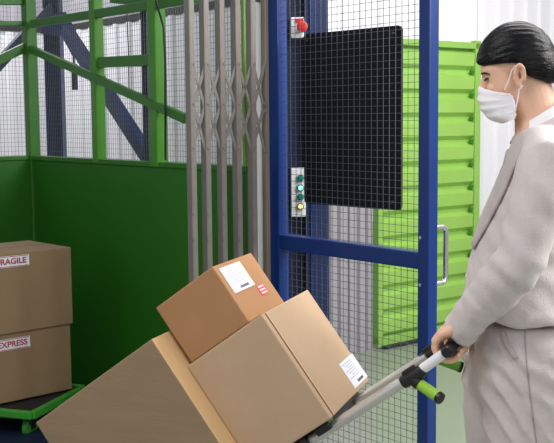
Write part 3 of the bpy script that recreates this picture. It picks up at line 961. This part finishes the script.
arm(SL, shL, elL, wristL, 1); arm(SR, shR, elR, wristR, -1)
cloth = {'ctr': elL}
def fold(v, n):
    q = v - P0
    f, l, u = q.dot(pf), q.dot(pl), q.z
    d = .0035 * noise.noise(V((f * 9, l * 9, u * 9)))
    d += .0018 * noise.noise(V((f * 22 + 3, l * 14, u * 22)))
    # creases radiating at elbow and armpit
    de = (v - elL)
    ax_ = (wristL - elL).normalized(); al = de.dot(ax_)
    wE = exp(-(al / .07) ** 2) * (1 if de.length < .16 else 0)
    d += wE * .0030 * sin(al * 110 + 9 * de.dot(pl) + 2.5 * noise.noise(v * 12))
    dsx = (v - (shL - UP * .06)); t = dsx.dot((elL - shL).normalized())
    d += .0022 * exp(-(dsx.length / .13) ** 2) * sin(dsx.dot((pf - UP * .7).normalized()) * 95 + 2 * noise.noise(v * 9))
    aw = exp(-((al - .17) / .09) ** 2) * (1 if (v - wristL).length < .2 else 0)
    d += aw * .0014 * sin(al * 150 + 5 * noise.noise(v * 14))
    # long drape folds in the jacket back and skirt
    if u < 1.12 and (v - elL).length > .13:
        d += .003 * sin((f * .9 + u * .55) * 52 + 3 * noise.noise(V((f * 6, l * 6, u * 5)))) * max(0, min(1, (1.14 - u) / .12))
    return d
jk = fuse(J, .0062, 5, fold).build('jacket', M['suit'], body, smooth=True, fix=False)
jk.data.set_sharp_from_angle(angle=radians(180))
for sm_ in (SL, SR):
    so_ = fuse(sm_, .0055, 4, fold).build('sleeve', M['suit'], jk, smooth=True, fix=False)
    so_.data.set_sharp_from_angle(angle=radians(180))

# wrap a strip on the jacket surface along image points (left front)
dg0 = bpy.context.evaluated_depsgraph_get()
from mathutils.bvhtree import BVHTree
def bvh_of(o):
    o0 = origin_of(o)
    return BVHTree.FromPolygons([v.co + o0 for v in o.data.vertices], [tuple(p.vertices) for p in o.data.polygons])
def strip(bv, left, right, m, name, parent, th=.003, n=28, rows=6):
    """cloth strip laid on a garment between two outline chains given as image points"""
    def res(ch, k):
        L = [0]
        for a, b in zip(ch, ch[1:]): L.append(L[-1] + math.dist(a, b))
        out = []
        for i in range(k):
            t = L[-1] * i / (k - 1)
            for j in range(len(ch) - 1):
                if t <= L[j + 1] + 1e-9:
                    q = (t - L[j]) / (L[j + 1] - L[j] + 1e-9)
                    out.append((ch[j][0] + (ch[j + 1][0] - ch[j][0]) * q, ch[j][1] + (ch[j + 1][1] - ch[j][1]) * q)); break
        return out
    A, B = res(left, n), res(right, n); vs = []; last = None
    for i in range(n):
        for j in range(rows):
            x = A[i][0] + (B[i][0] - A[i][0]) * j / (rows - 1); y = A[i][1] + (B[i][1] - A[i][1]) * j / (rows - 1)
            d = ray(x, y).normalized(); hit = bv.ray_cast(CAM, d)
            if hit[0] is None:
                h2 = bv.find_nearest(last if last else PP(x, y, .03)); p = h2[0] + h2[1] * th
            else:
                p = hit[0] + hit[1] * th
                last = p
            vs.append(p)
    fs = [(i * rows + j, i * rows + j + 1, (i + 1) * rows + j + 1, (i + 1) * rows + j) for i in range(n - 1) for j in range(rows - 1)]
    o = MB().add(vs, fs).build(name, m, parent, smooth=True)
    so = o.modifiers.new('s', 'SOLIDIFY'); so.thickness = .0035; so.offset = 0
    return o
jb_ = bvh_of(jk)
strip(jb_, [(516, 137), (509, 150), (505.5, 165), (495, 190), (483, 217), (474, 243)], [(527, 134), (524, 152), (515, 171), (506, 193), (490, 224), (475, 250)], M['suit_dark'], 'lapel', jk, th=.005)

bb_ = bvh_of(body)
strip(bb_, [(482, 72.8), (485, 72), (490, 73.9)], [(482, 74.4), (485, 73.6), (489.8, 74.5)], M['lash'], 'eyebrow', body, th=.0008, n=14, rows=4)
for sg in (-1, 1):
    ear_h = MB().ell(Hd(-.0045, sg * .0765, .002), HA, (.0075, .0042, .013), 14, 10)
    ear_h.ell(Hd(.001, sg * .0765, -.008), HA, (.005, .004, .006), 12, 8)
    fuse(ear_h, .0015, 1).build('ear_shade', M['skin_shade'], body, smooth=True, fix=False)  # dark skin patch painting the shade inside the ear
# shirt collar and jacket collar
mb = MB()
rings = []
for (y, fx, bx, b) in ((121, 517.5, 574, .071), (126, 515.5, 577, .076), (133, 513, 580, .088), (142, 511, 582, .108)):
    c, a, b_ = PR(fx, bx, y, b); rings.append((c, a - UP * .034, b_))
col_ = MB().loft(rings, 32)
col_.f = col_.f[:-2]
fsx = []
sc_ = col_.build('jacket_collar', M['suit'], jk, smooth=True)
so = sc_.modifiers.new('s', 'SOLIDIFY'); so.thickness = .005
rings = [PR(518, 568, 112, .060), PR(517, 570, 117, .063), PR(515.5, 573, 124, .069), PR(514, 576, 130, .074)]
# tilt the rings: lower in front
rings = [(c, a - UP * .036, b) for c, a, b in rings]
sh_c = MB().loft(rings, 32); sh_c.f = sh_c.f[:-2]
sh_o = sh_c.build('shirt_collar', M['shirt'], body, smooth=True)
so = sh_o.modifiers.new('s', 'SOLIDIFY'); so.thickness = .004

# trousers
Tm = MB()
Tm.loft([PR(478, 580, 318, .15), PR(474, 588, 335, .165), PR(470, 592, 352, .175), PR(468, 590, 372, .175), PR(468, 586, 392, .165)], 36, .95)
def leg(kn_, ft_, l, fx, bx):
    c1 = (PP(fx, 375, l) + PP(bx, 375, l)) / 2; r1 = (PP(fx, 375, l) - PP(bx, 375, l)).length / 2
    c2 = (PP(fx, 443, l) + PP(bx, 443, l)) / 2
    Tm.loft([(c1 + UP * .06, pf * r1, pl * .085), (c1, pf * r1, pl * .09), (c1.lerp(kn_, .35), pf * r1 * .96, pl * .09), (c1.lerp(kn_, .7), pf * .098, pl * .085), (kn_, pf * .088, pl * .08),
             (kn_.lerp(ft_ + UP * .06, .5), pf * .082, pl * .075), (ft_ + UP * .05, pf * .078, pl * .07), (ft_ + UP * .045, pf * .07, pl * .06)], 28)
knR2, knL2 = knR, knL
leg(knR2, ftR, -.088, 464, 560)
leg(knL2, ftL, .085, 480, 592)
def fold2(v, n):
    q = v - P0
    f, l, u = q.dot(pf), q.dot(pl), q.z
    d = .003 * noise.noise(V((f * 8, l * 8, u * 6))) + .0015 * noise.noise(V((f * 20, l * 20, u * 14)))
    nz = noise.noise(V((f * 4 + 7, l * 4, u * 4)))
    ph_ = (f * 1.0 - u * .72) * 52 + 3.0 * noise.noise(V((f * 5, l * 5, u * 4)))
    d += .0095 * (1 - abs(sin(ph_))) ** 1.5 * max(0, min(1, .55 + 1.6 * nz)) * (1 if u > .3 else .5) * max(.2, min(1, (.96 - u) / .12))
    d += .0035 * exp(-((u - .86) / .07) ** 2) * sin(u * 120 - f * 70 + 3 * noise.noise(v * 8))
    # front pressed crease
    return d
tr = fuse(Tm, .0065, 5, fold2).build('trousers', M['suit'], body, smooth=True, fix=False)
tr.data.set_sharp_from_angle(angle=radians(180))
tb_ = bvh_of(tr)
strip(tb_, [(500, 331), (504, 344), (515, 360)], [(505, 331), (509, 343), (518, 357)], M['suit_dark'], 'pocket_edge', tr, th=.0035, n=14, rows=4)
strip(tb_, [(524.5, 331), (526, 360), (530, 400), (536, 443)], [(525.3, 331), (526.8, 360), (530.8, 400), (536.8, 443)], M['suit_seam'], 'side_seam', tr, th=.001, n=24, rows=2)
for ft_ in (ftL, ftR):
    mb = MB().loft([(ft_ - pf * .075 + UP * .045, pl * .028, UP * .04), (ft_ - pf * .03 + UP * .045, pl * .035, UP * .045), (ft_ + pf * .05 + UP * .036, pl * .038, UP * .034), (ft_ + pf * .12 + UP * .028, pl * .042, UP * .025), (ft_ + pf * .17 + UP * .02, pl * .026, UP * .016)], 20)
    fuse(mb, .005, 2).build('shoe', M['shoe'], body, smooth=True, fix=False)

# ------------------------------------------------------------------ light
w = bpy.data.worlds.new('world'); sc.world = w
w.use_nodes = True
nt = w.node_tree
bg = nt.nodes['Background']
bg.inputs['Color'].default_value = (.93, .95, 1, 1)
bg.inputs['Strength'].default_value = .50
def area(name, loc, target, size, power, col_=(1, 1, 1), sy=None):
    l = bpy.data.lights.new(name, 'AREA'); l.energy = power; l.size = size; l.color = col_
    if sy: l.shape = 'RECTANGLE'; l.size_y = sy
    o = bpy.data.objects.new(name, l); C.objects.link(o); o.location = loc
    o.rotation_euler = (V(target) - V(loc)).to_track_quat('-Z', 'Y').to_euler()
    return o
area('ceiling_light', (1.8, 3.6, 3.2), (1.2, 3.8, 0), 1.4, 90, (1, .98, .95), 3)
area('key_light', (3.1, 2.3, 2.9), (.3, 2.5, .8), 1.3, 112, (1, .97, .93), 1.6)
area('fill_light', (1.6, -1.2, 2.6), (.4, 2.6, 1.0), 1.6, 22, (1, .98, .96), 1.6)
area('front_light', (-.9, 1.7, 2.9), (.5, 2.5, 1.2), 1.0, 26, (1, .98, .97), 1.0)
area('storage_light', (2.2, 5.0, 3.2), (1.6, 6.6, 1.2), 1.6, 34, (1, 1, 1), 1.0)
area('shaft_light', (-2.4, 7.4, 3.2), (-2.2, 7.6, 0), .9, 60, (.95, .97, 1), 1.5)
